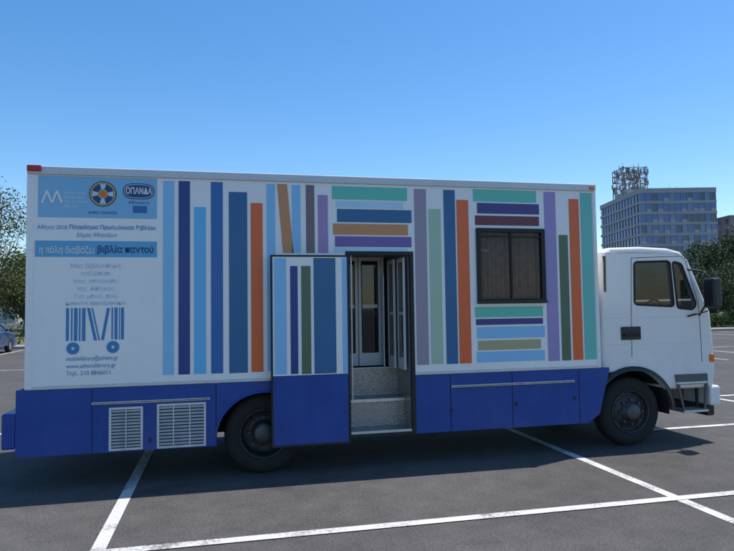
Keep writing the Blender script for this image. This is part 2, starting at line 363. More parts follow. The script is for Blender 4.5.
def wheel(cx, yo, name, dirn=1, front=True):
    s = dirn
    e = empty(name); e.parent = T
    loc = (cx, yo, WR)
    tp = [(0.265, 0.02), (0.30, 0.004), (0.35, 0.0), (0.395, 0.012), (0.42, 0.035), (WR, 0.055)]
    for g in (0.085, 0.125, 0.165):
        tp += [(WR, g-0.007), (WR-0.012, g-0.006), (WR-0.012, g+0.006), (WR, g+0.007)]
    tp += [(WR, 0.195), (0.42, 0.215), (0.395, 0.238), (0.35, 0.25), (0.265, 0.23)]
    lathe("tyre", [(r, y*s) for r, y in tp], TYRE, e, loc, 64)
    if front:
        rp = [(0.268, 0.02), (0.272, 0.008), (0.262, 0.004), (0.250, 0.02), (0.240, 0.06), (0.225, 0.075), (0.20, 0.055), (0.15, 0.03), (0.12, 0.025), (0.118, 0.03)]
        hp = [(0.13, 0.028), (0.125, 0.0), (0.105, -0.012), (0.10, -0.05), (0.085, -0.065), (0.03, -0.07), (0, -0.07)]
        by, br = 0.012, 0.155
    else:
        rp = [(0.268, 0.02), (0.272, 0.008), (0.262, 0.004), (0.250, 0.02), (0.240, 0.08), (0.235, 0.15), (0.22, 0.17), (0.16, 0.17), (0.12, 0.165)]
        hp = [(0.13, 0.17), (0.12, 0.10), (0.11, 0.03), (0.10, 0.015), (0.03, 0.01), (0, 0.01)]
        by, br = 0.15, 0.165
    lathe("rim", [(r, y*s) for r, y in rp], RIM, e, loc, 48)
    lathe("hub", [(r, y*s) for r, y in hp], HUB, e, loc, 32)
    bm = bmesh.new()
    for i in range(8):
        a = 2*pi*i/8
        mt = Matrix.Translation((cx+br*cos(a), yo+(by)*s, WR+br*sin(a))) @ Matrix.Rotation(pi/2, 4, 'X')
        bmesh.ops.create_cone(bm, cap_ends=True, segments=6, radius1=0.016, radius2=0.014, depth=0.05, matrix=mt)
    obj_from_bm("wheel_nuts", bm, HUB, e)
    bm = bmesh.new()
    for i in range(8):
        a = 2*pi*(i+0.5)/8; r = 0.20
        mt = Matrix.Translation((cx+r*cos(a), yo+(0.058 if front else 0.168)*s, WR+r*sin(a))) @ Matrix.Rotation(pi/2, 4, 'X')
        bmesh.ops.create_cone(bm, cap_ends=True, segments=14, radius1=0.019, radius2=0.019, depth=0.012, matrix=mt)
    obj_from_bm("hand_holes", bm, BLACK, e)
wheel(RWX, 0.08, "wheel_rear", 1, front=False)
wheel(RWX, 0.36, "wheel_rear_inner", 1, front=False)
wheel(RWX, BW-0.08, "wheel_rear_far", -1, front=False)
wheel(RWX, BW-0.36, "wheel_rear_far_inner", -1, front=False)
wheel(FWX, 0.14, "wheel_front", 1)
wheel(FWX, BW-0.14, "wheel_front_far", -1)

# graphics ---------------------------------------------------------
C = {
 'lb': (136, 188, 222), 'nv': (28, 60, 126), 'lb2': (100, 180, 222), 'bl': (38, 100, 164), 'st': (38, 98, 140),
 'or': (228, 100, 50), 'br': (200, 134, 88), 'mv': (120, 100, 104), 'pu': (160, 132, 174), 'te': (98, 190, 166),
 'pb': (178, 210, 230), 'vi': (114, 90, 156), 'mg': (152, 140, 152), 'gg': (166, 190, 164), 'dv': (62, 58, 122),
 'dr': (106, 44, 58), 'kh': (170, 162, 124), 'ol': (84, 106, 80), 'tb': (104, 186, 172), 'lp': (154, 138, 184),
}
BOOST = 1.12
GM = {k: mat("vinyl_"+k, tuple(min(0.85, c*BOOST) for c in lin(v)), 0.30, var=0.04, vscale=2, bump=0.10, bscale=1.8) for k, v in C.items()}
keys = list(C)
def stripes(name, items, Y):
    bm = bmesh.new()
    for it in items:
        k = it[0]
        if len(it) == 5:
            _, x0, y0, x1, y1 = it; ym, xm = (y0+y1)/2, (x0+x1)/2
            X0, X1 = P(x0, ym, Y)[0], P(x1, ym, Y)[0]; Z1, Z0 = P(xm, y0, Y)[1], P(xm, y1, Y)[1]
            pts = rect(X0, X1, Z0, Z1)
        else:
            pts = [P(x, y, Y) for x, y in it[1]]
        f = bm.faces.new([bm.verts.new((x, Y, z)) for x, z in pts]); f.material_index = keys.index(k)
    for f in bm.faces:
        f.normal_update()
        if f.normal.y > 0: f.normal_flip()
    return obj_from_bm(name, bm, [GM[k] for k in keys], T)
stripes("book_stripe_graphics", [
 ('lb', 163, 181, 174, 375), ('nv', 178.5, 181, 190, 374.5), ('lb2', 194, 207, 206, 374), ('bl', 211, 182, 223, 373.5),
 ('st', 229, 192, 247.5, 373), ('or', 251, 203, 263, 372), ('lb', 267, 184, 275.5, 371),
 ('br', [(277, 184), (287, 184), (293.5, 253), (283, 253)]), ('lb', 292, 185, 300.5, 253), ('mv', 306, 185, 314.5, 253), ('pu', 318, 195, 328, 253),
 ('te', 332, 187, 407, 200), ('pb', 336, 201.5, 403, 208), ('st', 337, 209.5, 411.5, 222.5), ('br', 333, 224, 408, 235), ('vi', 335, 236.5, 411.5, 247), ('pb', 334, 248, 408, 252.5),
 ('mg', 415.5, 189, 427.5, 365), ('gg', 430, 209, 442, 364), ('st', 445, 190, 456.5, 364), ('or', 458, 200, 470, 363.5),
 ('te', 473, 190, 536, 202), ('dv', 477, 203.5, 539, 214), ('dr', 475, 216, 539, 225.5),
 ('te', 475, 306.5, 543, 317), ('dv', 476, 318.5, 543, 324.5), ('lb', 477, 326.5, 545, 338), ('kh', 478, 340, 541, 349.5), ('lb', 477, 351, 545, 361.5),
 ('lp', 546, 192, 557.5, 361), ('ol', 560.5, 235, 569.5, 360.5), ('or', 571, 199, 581, 360), ('tb', 582.5, 193, 594, 359.5),
], -0.003)

TXT = mat("print_blue", lin((88, 146, 194)), 0.4, var=0.05); TXT2 = mat("print_light", lin((146, 184, 212)), 0.4, var=0.05)
TXW = mat("print_white", (0.84, 0.83, 0.81), 0.4, var=0.02); LOGO = mat("logo_panel", lin((136, 190, 220)), 0.35, var=0.04)
BAN = mat("banner_blue", lin((96, 172, 210)), 0.35, var=0.04); NAVY = mat("print_navy", lin((22, 66, 124)), 0.4, var=0.04); YEL = mat("print_gold", lin((200, 165, 80)), 0.4, var=0.04)
def prect(nm, x0, y0, x1, y1, m, Y=-0.003):
    ym, xm = (y0+y1)/2, (x0+x1)/2
    X0, X1 = P(x0, ym)[0], P(x1, ym)[0]; Z1, Z0 = P(xm, y0)[1], P(xm, y1)[1]
    return box(nm, X0, X1, Y, Y+0.0015, Z0, Z1, m, T)
prect("logo_field", 38, 177, 157, 218, LOGO)
prect("slogan_banner", 35, 241, 157, 257, BAN)
def ptext(body, px, py, hpx, m, align='LEFT', bold=0.0, wpx=None, Y=-0.006):
    x, z = P(px, py); _, z2 = P(px, py-hpx)
    size = (z2-z)/0.72
    o = text(body, x, z, size, m, T, Y, align, bold)
    if wpx:
        bpy.context.view_layer.update()
        w = o.dimensions.x; tgt = abs(P(px+wpx, py)[0]-x)
        if w > 0: o.scale.x = tgt/w
    return o
for dx in (0, 10):
    for a, b in (((42+dx, 203), (47+dx, 191)), ((47+dx, 191), (52+dx, 203))):
        (xa, za), (xb, zb) = P(*a), P(*b)
        tube("logo_stroke", [(xa, -0.0045, za), (xb, -0.0045, zb)], 0.012, TXW, T)
for i, s in enumerate(("Αθήνα 2018", "Παγκόσμια", "Πρωτεύουσα", "Βιβλίου")):
    ptext(s, 64, 194+i*4.4, 2.6, TXW)
cx_, cz_ = P(103, 194)
disc("emblem_ring", cx_, cz_, 0.135, -0.0046, NAVY, T); disc("emblem_gold", cx_, cz_, 0.125, -0.0068, YEL, T, 0.108)
disc("emblem_centre", cx_, cz_, 0.05, -0.0068, YEL, T); disc("emblem_head", cx_, cz_, 0.032, -0.0092, GM['or'], T)
for a in range(0, 360, 90):
    t = radians(a); plate("emblem_cross", [[(cx_+0.05*cos(t)-0.016*sin(t), cz_+0.05*sin(t)+0.016*cos(t)), (cx_+0.103*cos(t)-0.03*sin(t), cz_+0.103*sin(t)+0.03*cos(t)), (cx_+0.103*cos(t)+0.03*sin(t), cz_+0.103*sin(t)-0.03*cos(t)), (cx_+0.05*cos(t)+0.016*sin(t), cz_+0.05*sin(t)-0.016*cos(t))]], -0.0085, -0.006, GM['pb'], T)
ptext("ΔΗΜΟΣ ΑΘΗΝΑΙΩΝ", 103, 214, 2.6, NAVY, 'CENTER', 0.0, 28)
x0_, zc_ = P(123, 191); x1_, _ = P(154.5, 191); ox = (x0_+x1_)/2
lp = []
for i in range(32):
    t = 2*pi*i/32; lp.append((ox+(x1_-x0_)/2*math.copysign(abs(cos(t))**0.6, cos(t)), zc_+0.085*math.copysign(abs(sin(t))**0.8, sin(t))))
plate("badge", [lp], -0.0055, -0.003, NAVY, T)
plate("badge_outline", [[(ox+(x-ox)*0.93, zc_+(z-zc_)*0.86) for x, z in lp], [(ox+(x-ox)*0.90, zc_+(z-zc_)*0.80) for x, z in lp]], -0.008, -0.0058, TXW, T)
ptext("ΟΠΑΝΔΑ", 139, 194, 6.2, TXW, 'CENTER', 0.002, 26, Y=-0.0085)
ptext("Αθηναίων", 139, 204, 3, NAVY, 'CENTER'); prect("logo_field_small", 133, 206, 147, 213, GM['bl'], -0.006)
ptext("Αθήνα 2018", 37, 229, 4.2, TXT, 'LEFT', 0.0, 30)
ptext("Παγκόσμια Πρωτεύουσα Βιβλίου", 69, 228.8, 4.2, TXT, 'LEFT', 0.0012, 86)
ptext("Δήμος Αθηναίων", 97, 237, 4.2, TXT, 'CENTER', 0, 40)
ptext("η πόλη διαβάζει", 39, 253, 7.0, TXW, 'LEFT', 0.001, 55); ptext("βιβλία παντού", 97, 252.6, 7.0, NAVY, 'LEFT', 0.002, 56)
for i, s in enumerate(("Μια βιβλιοθήκη", "ταξιδεύει", "στις γειτονιές", "της Αθήνας", "Για μένα, εσύ")):
    ptext(s, 96, 268+i*7.6, 4.6, TXT2, 'CENTER', -0.001)
ptext("ΚΙΝΗΤΗ ΒΙΒΛΙΟΘΗΚΗ", 96, 305, 3.2, TXT2, 'CENTER', 0, 58)
BAR = mat("print_bar", lin((62, 132, 186)), 0.4, var=0.04)
for a, b in [(66,69),(71,72.5),(74,77.5),(79,80.5),(82,85.5)]: prect("barcode_bar", a, 308, b, 341, BAR)
def slant(pts, m):
    bm = bmesh.new(); bm.faces.new([bm.verts.new((P(x, y)[0], -0.003, P(x, y)[1])) for x, y in pts])
    for f in bm.faces:
        f.normal_update()
        if f.normal.y > 0: f.normal_flip()
    obj_from_bm("barcode_bar", bm, m, T)
slant([(87,308),(90,308),(97,340.5),(94,340.5)], BAR); slant([(91.5,308),(93,308),(100,340.5),(98.5,340.5)], BAR)
slant([(107,308),(110,308),(104,340),(101,340)], BAR)
for a, b in [(111.5,113),(114.5,117.5),(119,120),(121,124)]: prect("barcode_bar", a, 307.5, b, 339.5, BAR)
for px, py in ((73, 348.5), (113, 347)):
    x, z = P(px, py); disc("barcode_wheel", x, z, 0.062, -0.004, BAR, T, 0.016)
for i, s in enumerate(("mobilelibrary@athens.gr", "www.athenslibrary.gr", "Τηλ. 210 8846011")):
    ptext(s, 66, 361+i*7.4, 4.4, TXT, 'LEFT', 0, (52, 50, 44)[i])

# side window -------------------------------------------------------
plate("window_frame", [rect(wx0-0.005, wx1+0.005, wz0-0.005, wz1+0.005), rect(wx0+0.045, wx1-0.045, wz0+0.055, wz1-0.04)], -0.028, 0.02, BLACK, T)
wxm = wx0+(wx1-wx0)*0.50
box("window_mullion", wxm-0.012, wxm+0.012, -0.02, 0.0015, wz0+0.055, wz1-0.04, BLACK, T)
box("window_lintel_bar", wx0+0.045, wx1-0.045, -0.018, 0.0012, wz1-0.10, wz1-0.085, BLACK, T)
box("window_sill", wx0-0.012, wx1+0.012, -0.055, -0.0285, wz0+0.0, wz0+0.03, BLKP, T, 0.006)
box("window_glass", wx0+0.04, wx1-0.04, 0.002, 0.006, wz0+0.05, wz1-0.035, GLASS, T)
bm = bmesh.new(); n = 110; prev = None
for i in range(n+1):
    x = wx0+0.02+(wx1-wx0-0.04)*i/n; y = 0.075+0.018*sin(i*0.8)+0.010*sin(i*0.37+1)
    c = (bm.verts.new((x, y, wz0+0.0)), bm.verts.new((x, y, wz1-0.02)))
    if prev: bm.faces.new((prev[0], c[0], c[1], prev[1]))
    prev = c
obj_from_bm("window_curtain", bm, CURT, T, True)

# open sliding door leaf ---------------------------------------------
DY = -0.13
dx0, dx1 = P(271, 340, DY)[0], P(349.5, 340, DY)[0]
dz1, dz0 = P(310, 255, DY)[1], P(310, 446, DY)[1]
dsp = P(310, 375, DY)[1]
box("door_leaf_white", dx0+0.02, dx1-0.02, DY+0.002, DY+0.045, dsp, dz1-0.02, WHITE, T)
box("door_leaf_blue", dx0+0.02, dx1-0.02, DY+0.001, DY+0.045, dz0+0.02, dsp-0.004, BLUE, T)
plate("door_leaf_gasket", [rect(dx0, dx1, dz0, dz1), rect(dx0+0.019, dx1-0.019, dz0+0.019, dz1-0.019)], DY-0.004, DY+0.05, BLACK, T)
box("door_leaf_back", dx0+0.02, dx1-0.02, DY+0.046, DY+0.05, dz0+0.02, dz1-0.02, INTER, T)
for z in (dz1-0.15, dsp+0.1, dz0+0.12):
    box("door_swing_arm", dx1-0.35, dx1-0.06, DY+0.052, DY+0.105, z-0.02, z+0.02, DARK, T)
stripes("door_graphics", [('lb', 274.5, 258, 286.5, 374.5), ('nv', 290.5, 266, 298, 374), ('ol', 301.5, 266, 311, 374),
   ('st', 314, 258, 336, 373.5), ('lb', 342.5, 258, 348, 373)], DY-0.001)
# doorway ------------------------------------------------------------
plate("doorway_frame", [rect(D0-0.03, D1+0.03, SK0-0.005, DT+0.03), rect(D0+0.012, D1-0.012, SK0+0.03, DT-0.012)], -0.012, 0.045, BLACK, T)
box("stair_side_l", D0-0.012, D0+0.011, 0.046, 0.62, SK0, ZB+0.02, CHECK, T)
box("stair_side_r", D1-0.011, D1+0.012, 0.046, 0.62, SK0, ZB+0.02, CHECK, T)
box("step_1", D0+0.012, D1-0.012, 0.02, 0.30, 0.38, 0.405, CHECK, T, 0.004)
box("riser_1", D0+0.012, D1-0.012, 0.301, 0.32, 0.406, 0.70, CHECK, T)
box("step_2", D0+0.012, D1-0.012, 0.285, 0.60, 0.701, 0.725, CHECK, T, 0.004)
box("riser_2", D0+0.012, D1-0.012, 0.601, 0.618, 0.726, ZB+0.019, CHECK, T)
box("nosing_1", D0+0.013, D1-0.013, 0.005, 0.019, 0.372, 0.409, ALU, T, 0.003)
box("nosing_2", D0+0.013, D1-0.013, 0.272, 0.284, 0.690, 0.729, ALU, T, 0.003)
box("stair_bottom", D0, D1, 0.322, 0.62, 0.36, 0.379, DARK, T)
box("floor_nosing", D0-0.01, D1+0.01, 0.585, 0.66, ZB+0.021, ZB+0.035, ALU, T, 0.004)
box("lobby_wall_l", D0-0.04, D0+0.0, 0.051, 1.05, ZB+0.021, ZT-0.12, INTER, T)
box("lobby_wall_r", D1+0.0, D1+0.04, 0.051, 1.30, ZB+0.021, ZT-0.12, INTER, T)
box("lobby_ceiling", D0-0.04, D1+1.0, 0.051, 1.6, DT+0.04, DT+0.07, INTER, T)
FR = mat("door_frame_grey", (0.66, 0.66, 0.65), 0.4, 0.1, var=0.06)
def leaf(x0, x1, y, z0, z1, nm):
    plate(nm+"_frame", [rect(x0, x1, z0, z1), rect(x0+0.035, x1-0.035, z0+0.16, z0+(z1-z0)*0.53), rect(x0+0.035, x1-0.035, z0+(z1-z0)*0.56, z1-0.05)], y, y+0.03, FR, T)
    box(nm+"_glass", x0+0.03, x1-0.03, y+0.012, y+0.018, z0+0.15, z1-0.04, GLASSD, T)
    plate(nm+"_gasket", [rect(x0+0.035, x1-0.035, z0+0.16, z1-0.05), rect(x0+0.047, x1-0.047, z0+0.172, z1-0.062)], y-0.002, y+0.011, BLACK, T)
zl0, zl1 = ZB+0.04, DT+0.03
xa = D0+0.02
leaf(xa-0.05, xa+0.26, 0.80, zl0, zl1, "inner_door")
leaf(xa+0.27, xa+0.56, 0.80, zl0, zl1, "inner_door_2")
box("inner_post", xa+0.565, xa+0.60, 0.79, 0.84, zl0, zl1, FR, T)
box("inner_backing", D0-0.04, D1+0.0, 1.2, 1.22, ZB+0.03, DT+0.03, DARK, T)
def leaf_yz(x, y0, y1, z0, z1, nm):
    zm = z0+(z1-z0)*0.5
    for a in ((y0, y0+0.03, z0, z1), (y1-0.03, y1, z0, z1)):
        box(nm+"_stile", x, x+0.025, a[0], a[1], a[2], a[3], FR, T)
    for za, zb in ((z0, z0+0.14), (zm-0.02, zm+0.02), (z1-0.05, z1)):
        box(nm+"_rail", x, x+0.025, y0+0.031, y1-0.031, za, zb, FR, T)
    box(nm+"_glass", x+0.01, x+0.015, y0+0.03, y1-0.03, z0+0.1, z1-0.04, GLASSD, T)
leaf_yz(D1-0.07, 0.09, 0.36, zl0, DT-0.03, "folded_leaf")
leaf_yz(D1-0.11, 0.38, 0.66, zl0, DT-0.03, "folded_leaf_2")
tube("handrail", [(D1-0.16, 0.66, 1.05), (D1-0.16, 0.66, 2.2)], 0.012, ALU, T)
tube("handrail_2", [(D0+0.05, 0.09, 0.75), (D0+0.05, 0.09, 2.5)], 0.012, ALU, T)

# cab ------------------------------------------------------------------
CYn, CYf = 0.09, BW-0.09
def PC(x, y, Y=CYn): return P(x, y, Y)
prof = [PC(*p) for p in ((602,374),(602,262),(604,252),(611,247.5),(640,246.5),(668,248),(681,251.5),(689,260),(706.5,302),(711,312),(714.5,345),(716,368),(714.5,386))]
zbot = PC(714.5, 386)[1]
prof[-1] = (prof[-1][0], zbot)
prof.append((prof[-1][0]-0.10, zbot-0.02))
prof.append((FWX+0.3, zbot-0.02)); prof[0] = (prof[0][0], 0.93); prof.append((FWX-0.3, 0.93))
def prism(name, pts, y0, y1, bevel=0.0, seg=4):
    bm = bmesh.new()
    a = [bm.verts.new((x, y0, z)) for x, z in pts]; b = [bm.verts.new((x, y1, z)) for x, z in pts]
    n = len(pts); bm.faces.new(a); bm.faces.new(list(reversed(b)))
    for i in range(n): bm.faces.new((a[i], b[i], b[(i+1) % n], a[(i+1) % n]))
    bmesh.ops.recalc_face_normals(bm, faces=bm.faces[:])
    if bevel:
        bm.normal_update()
        es = [e for e in bm.edges if abs(e.verts[0].co.y-e.verts[1].co.y) < 1e-6]
        bmesh.ops.bevel(bm, geom=es, offset=bevel, segments=seg, affect='EDGES', profile=0.5)
    return bm
def inset_poly(pts, d):
    n = len(pts); out = []
    area = sum(pts[i][0]*pts[(i+1) % n][1]-pts[(i+1) % n][0]*pts[i][1] for i in range(n))
    s = 1 if area > 0 else -1
    for i in range(n):
        p0, p1, p2 = Vector(pts[i-1]), Vector(pts[i]), Vector(pts[(i+1) % n])
        e1 = (p1-p0).normalized(); e2 = (p2-p1).normalized()
        n1 = Vector((-e1.y, e1.x))*s; n2 = Vector((-e2.y, e2.x))*s
        b = (n1+n2); b = b/max(0.4, b.length_squared)*2 if b.length > 1e-6 else n1
        out.append(tuple(p1+b*d))
    return out
cab = obj_from_bm("cab_shell", prism("cab", prof, CYn, CYf, 0.05), [CABW], T)
def cutter(bm):
    me = bpy.data.meshes.new("cut"); bm.to_mesh(me); bm.free(); o = bpy.data.objects.new("cut", me); COL.objects.link(o); return o
def cut(o, c):
    md = o.modifiers.new("b", 'BOOLEAN'); md.operation = 'DIFFERENCE'; md.object = c; md.solver = 'EXACT'
    bpy.context.view_layer.update()
    me = bpy.data.meshes.new_from_object(o.evaluated_get(bpy.context.evaluated_depsgraph_get()))
    o.modifiers.clear(); o.data = me; bpy.data.objects.remove(c)
inner = inset_poly(prof, 0.06)
cut(cab, cutter(prism("c", inner, CYn+0.06, CYf-0.06)))
def roundpoly(pts, r, n=4):
    out = []; m = len(pts)
    for i in range(m):
        p0, p1, p2 = Vector(pts[i-1]), Vector(pts[i]), Vector(pts[(i+1) % m])
        a = p1+(p0-p1).normalized()*r; b = p1+(p2-p1).normalized()*r
        for k in range(n+1):
            t = k/n; out.append(tuple((1-t)**2*a+2*t*(1-t)*p1+t*t*b))
    return out
w1 = roundpoly([PC(*p) for p in ((634,262),(669.5,261),(674,306.5),(634.5,304.5))], 0.05)
w2 = roundpoly([PC(*p) for p in ((672.3,261.5),(681,263.5),(696,304),(693,309.5),(677.5,308))], 0.04)
w3 = roundpoly([PC(*p) for p in ((603.5,256),(606.5,256),(606.8,292),(604,292))], 0.008)
for w in (w1, w2, w3): cut(cab, cutter(prism("c", w, CYn-0.3, CYf+0.3)))
wa, wb = PC(688, 259), PC(706.5, 301)
va, vb = Vector(wa), Vector(wb); dd = (vb-va).normalized(); nn = Vector((-dd.y, dd.x))
if nn.x < 0: nn = -nn
q = [va+dd*0.05-nn*0.16, vb-dd*0.04-nn*0.16, vb-dd*0.04+nn*0.2, va+dd*0.05+nn*0.2]
cut(cab, cutter(prism("c", [tuple(v) for v in q], CYn+0.10, CYf-0.10)))
g = [va+dd*0.03-nn*0.02, vb-dd*0.02-nn*0.02, vb-dd*0.02-nn*0.012, va+dd*0.03-nn*0.012]
obj_from_bm("windscreen", prism("w", [tuple(v) for v in g], CYn+0.08, CYf-0.08), GLASSC, T)
ar = [(FWX+0.55*cos(a), WR+0.0+0.53*sin(a)) for a in [pi*i/20 for i in range(21)]]
ar = [(FWX+0.55, 0.2)] + ar + [(FWX-0.55, 0.2)]
cut(cab, cutter(prism("c", ar, CYn-0.3, CYf+0.3)))
cab.data.materials.clear(); cab.data.materials.append(CABW)
for p in cab.data.polygons: p.material_index = 0
well(FWX, 0.545, CYn+0.03, 0.72, WR, "wheel_well_front")
bm = bmesh.new()
for i in range(20):
    a0, a1 = pi*i/20, pi*(i+1)/20
    pts = []
    for (r, y) in ((0.545, CYn-0.03), (0.60, CYn-0.022), (0.60, CYn+0.01), (0.545, CYn+0.03)):
        pts.append([(FWX+r*1.0*cos(a), y, WR+(r-0.02)*sin(a)) for a in (a0, a1)])
    for k in range(3):
        (p, q_), (r_, s_) = pts[k], pts[k+1]
        bm.faces.new([bm.verts.new(v) for v in (p, q_, s_, r_)])
bmesh.ops.remove_doubles(bm, verts=bm.verts[:], dist=1e-4); bmesh.ops.recalc_face_normals(bm, faces=bm.faces[:])
obj_from_bm("arch_flare", bm, BLKP, T, True)
for w, nm in ((w1, "side_window"), (w2, "quarter_window"), (w3, "rear_quarter_window")):
    for y, sfx in ((CYn+0.02, ""), (CYf-0.025, "_far")):
        plate(nm+sfx, [w], y, y+0.004, GLASSC, T)
    if nm != "rear_quarter_window":
        tube(nm+"_gasket", [(x, CYn-0.001, z) for x, z in w], 0.013, BLACK, T, True)
        tube(nm+"_gasket_far", [(x, CYf+0.001, z) for x, z in w], 0.013, BLACK, T, True)
dl = [PC(*p) for p in ((631,258),(684,256),(698.5,305),(700.5,334),(702,362))]
dl2 = [PC(*p) for p in ((631,258),(631.5,330),(632,357))]
tube("door_seam", [(x, CYn+0.001, z) for x, z in dl], 0.0045, DARK, T)
tube("door_seam_2", [(x, CYn+0.001, z) for x, z in dl2], 0.0045, DARK, T)
tube("swage_line", [(PC(606,318)[0], CYn+0.002, PC(606,318)[1]), (PC(708,316)[0], CYn+0.002, PC(606,318)[1])], 0.007, CABW, T)
tube("swage_line_2", [(PC(606,345)[0], CYn+0.002, PC(606,345)[1]), (PC(712,345)[0], CYn+0.002, PC(606,345)[1])], 0.007, CABW, T)
tube("roof_gutter", [(PC(606,252)[0], CYn+0.004, PC(640,252)[1]-0.01), (PC(676,252)[0], CYn+0.004, PC(640,252)[1]-0.01), (PC(688,262)[0], CYn+0.004, PC(688,262)[1])], 0.008, TRIM, T)
a, b = PC(621, 340), PC(640, 326.5)
box("door_handle", a[0], b[0], CYn-0.018, CYn-0.0005, a[1], b[1], BLKP, T, 0.008)
box("door_handle_grip", a[0]+0.03, b[0]-0.03, CYn-0.04, CYn-0.019, a[1]+0.05, a[1]+0.08, BLACK, T, 0.004)
a, b = PC(709.5, 362), PC(713.5, 354)
box("indicator", a[0], b[0], CYn-0.015, CYn+0.02, a[1], b[1], AMBER, T, 0.006)
a, b = PC(684, 369), PC(700, 362)
box("fuel_flap", a[0], b[0], CYn-0.003, CYn-0.0005, a[1], b[1], CABW, T)
box("cab_rear_gap", XR+0.001, prof[1][0]-0.002, 0.3, BW-0.3, 0.9, 2.2, DARK, T)
fx = max(x for x, z in prof)
box("bumper", fx-0.12, fx+0.04, CYn-0.02, CYf+0.02, 0.46, 0.72, CABW, T, 0.03, 3)
box("bumper_lower", fx-0.12, fx+0.0, CYn+0.05, CYf-0.05, 0.32, 0.459, BLKP, T, 0.02)
box("grille", fx-0.015, fx+0.012, 0.5, BW-0.5, 0.98, 1.28, BLKP, T, 0.01)
for y in (0.22, BW-0.52): box("headlamp", fx+0.02, fx+0.05, y, y+0.30, 0.52, 0.68, GLASSC, T, 0.01)
ST = mat("step_grey", (0.12, 0.12, 0.125), 0.5, 0.3, var=0.15)
s0, s1 = PC(675, 390)[0], PC(707, 390)[0]; sz1, sz0 = PC(690, 374)[1], PC(690, 411)[1]
plate("step_side", [[(s0, sz1), (s0+0.02, sz1-0.12), (s0+0.10, sz0), (s1-0.04, sz0), (s1, sz1-0.14), (s1, sz1)], [(s0+0.06, sz1-0.13), (s0+0.12, sz0+0.03), (s1-0.07, sz0+0.03), (s1-0.035, sz1-0.13)]], CYn-0.022, CYn-0.004, ST, T)
box("step_tread_upper", s0+0.01, s1-0.01, CYn-0.030, CYn+0.25, sz1-0.125, sz1-0.095, ALU, T, 0.005)
box("step_tread", s0+0.08, s1-0.03, CYn-0.055, CYn+0.20, sz0-0.012, sz0+0.018, ALU, T, 0.006)
for x in (s0+0.14, s1-0.12): box("step_bracket", x, x+0.03, CYn+0.05, CYn+0.08, sz0+0.03, sz1-0.02, DARK, T)
def mirrors(sgn, Y):
    a, b = P(707.5, 308, Y), P(718, 278, Y)
    yy0, yy1 = (Y-0.10, Y+0.10)
    box("mirror_head", a[0]+0.02, b[0]-0.03, yy0, yy1, a[1], b[1], BLKP, T, 0.03, 3)
    yi = CYn if sgn > 0 else CYf
    xm_ = (a[0]+b[0])/2
    for (zz, zc2) in ((b[1]-0.03, prof[7][1]-0.12), (a[1]+0.06, prof[9][1]-0.05)):
        tube("mirror_arm", [(xm_, Y, zz), (xm_-0.05, (Y+yi)/2, (zz+zc2)/2+0.04), (PC(700, 300)[0]-(0.18 if zc2 > 2 else 0.02), yi+0.01*sgn, zc2)], 0.012, BLACK, T)
mirrors(1, -0.10)
mb = P(712, 292, -0.10)
box("mirror_head_far", mb[0]-0.06, mb[0]+0.06, BW+0.05, BW+0.25, mb[1]-0.18, mb[1]+0.18, BLKP, T, 0.03)
a_, b_ = PC(680, 318), PC(705, 313)
tube("grab_handle", [(b_[0]-0.28, CYn-0.02, a_[1]+0.02), (b_[0], CYn-0.05, b_[1]+0.03)], 0.011, BLACK, T)
for y in (0.30, 1.45):
    xs = prof[1][0]+0.45
    box("seat_base", xs, xs+0.48, y, y+0.52, 1.15, 1.35, SEAT, T, 0.05, 3)
    box("seat_back", xs-0.12, xs+0.04, y, y+0.52, 1.36, 1.98, SEAT, T, 0.05, 3)
    box("headrest", xs-0.10, xs+0.0, y+0.13, y+0.39, 2.0, 2.2, SEAT, T, 0.04, 3)
box("dashboard", fx-0.50, fx-0.15, CYn+0.08, CYf-0.08, 1.25, 1.55, SEAT, T, 0.06, 3)
box("cab_floor", prof[1][0]+0.07, fx-0.12, CYn+0.08, CYf-0.08, 1.0, 1.06, DARK, T)
tube("steering_wheel", [(fx-0.62+0.09*sin(2*pi*i/24), 0.56+0.21*cos(2*pi*i/24), 1.66+0.19*sin(2*pi*i/24)) for i in range(24)], 0.015, BLACK, T, True)
box("rear_mudflap", FWX-0.60, FWX-0.585, CYn+0.02, 0.45, 0.35, 0.75, BLACK, T)

# ------------------------------------------------------------------ trees
def leaf_mat(name, c, var=0.5):
    m = bpy.data.materials.new(name); m.use_nodes = True; nt = m.node_tree; b = nt.nodes["Principled BSDF"]; L = nt.links.new
    geo = nt.nodes.new("ShaderNodeNewGeometry"); n = nt.nodes.new("ShaderNodeTexNoise"); n.inputs["Scale"].default_value = 1.3; n.inputs["Detail"].default_value = 5
    L(geo.outputs["Position"], n.inputs["Vector"])
    r = nt.nodes.new("ShaderNodeValToRGB"); r.color_ramp.elements[0].position = 0.3; r.color_ramp.elements[1].position = 0.7
    r.color_ramp.elements[0].color = (*[v*(1-var) for v in c], 1); r.color_ramp.elements[1].color = (*[v*(1+var) for v in c], 1)
    L(n.outputs["Fac"], r.inputs[0]); L(r.outputs[0], b.inputs["Base Color"]); b.inputs["Roughness"].default_value = 0.7; b.inputs["Specular IOR Level"].default_value = 0.25
    return m
BARK = mat("bark", (0.10, 0.075, 0.055), 0.9, var=0.4, vscale=8, bump=0.6, bscale=25)
LG = leaf_mat("leaf_green", (0.075, 0.12, 0.03)); LP = leaf_mat("leaf_pine", (0.05, 0.08, 0.03)); LY = leaf_mat("leaf_spring", (0.12, 0.13, 0.05))
LO = leaf_mat("leaf_olive", (0.09, 0.115, 0.05))
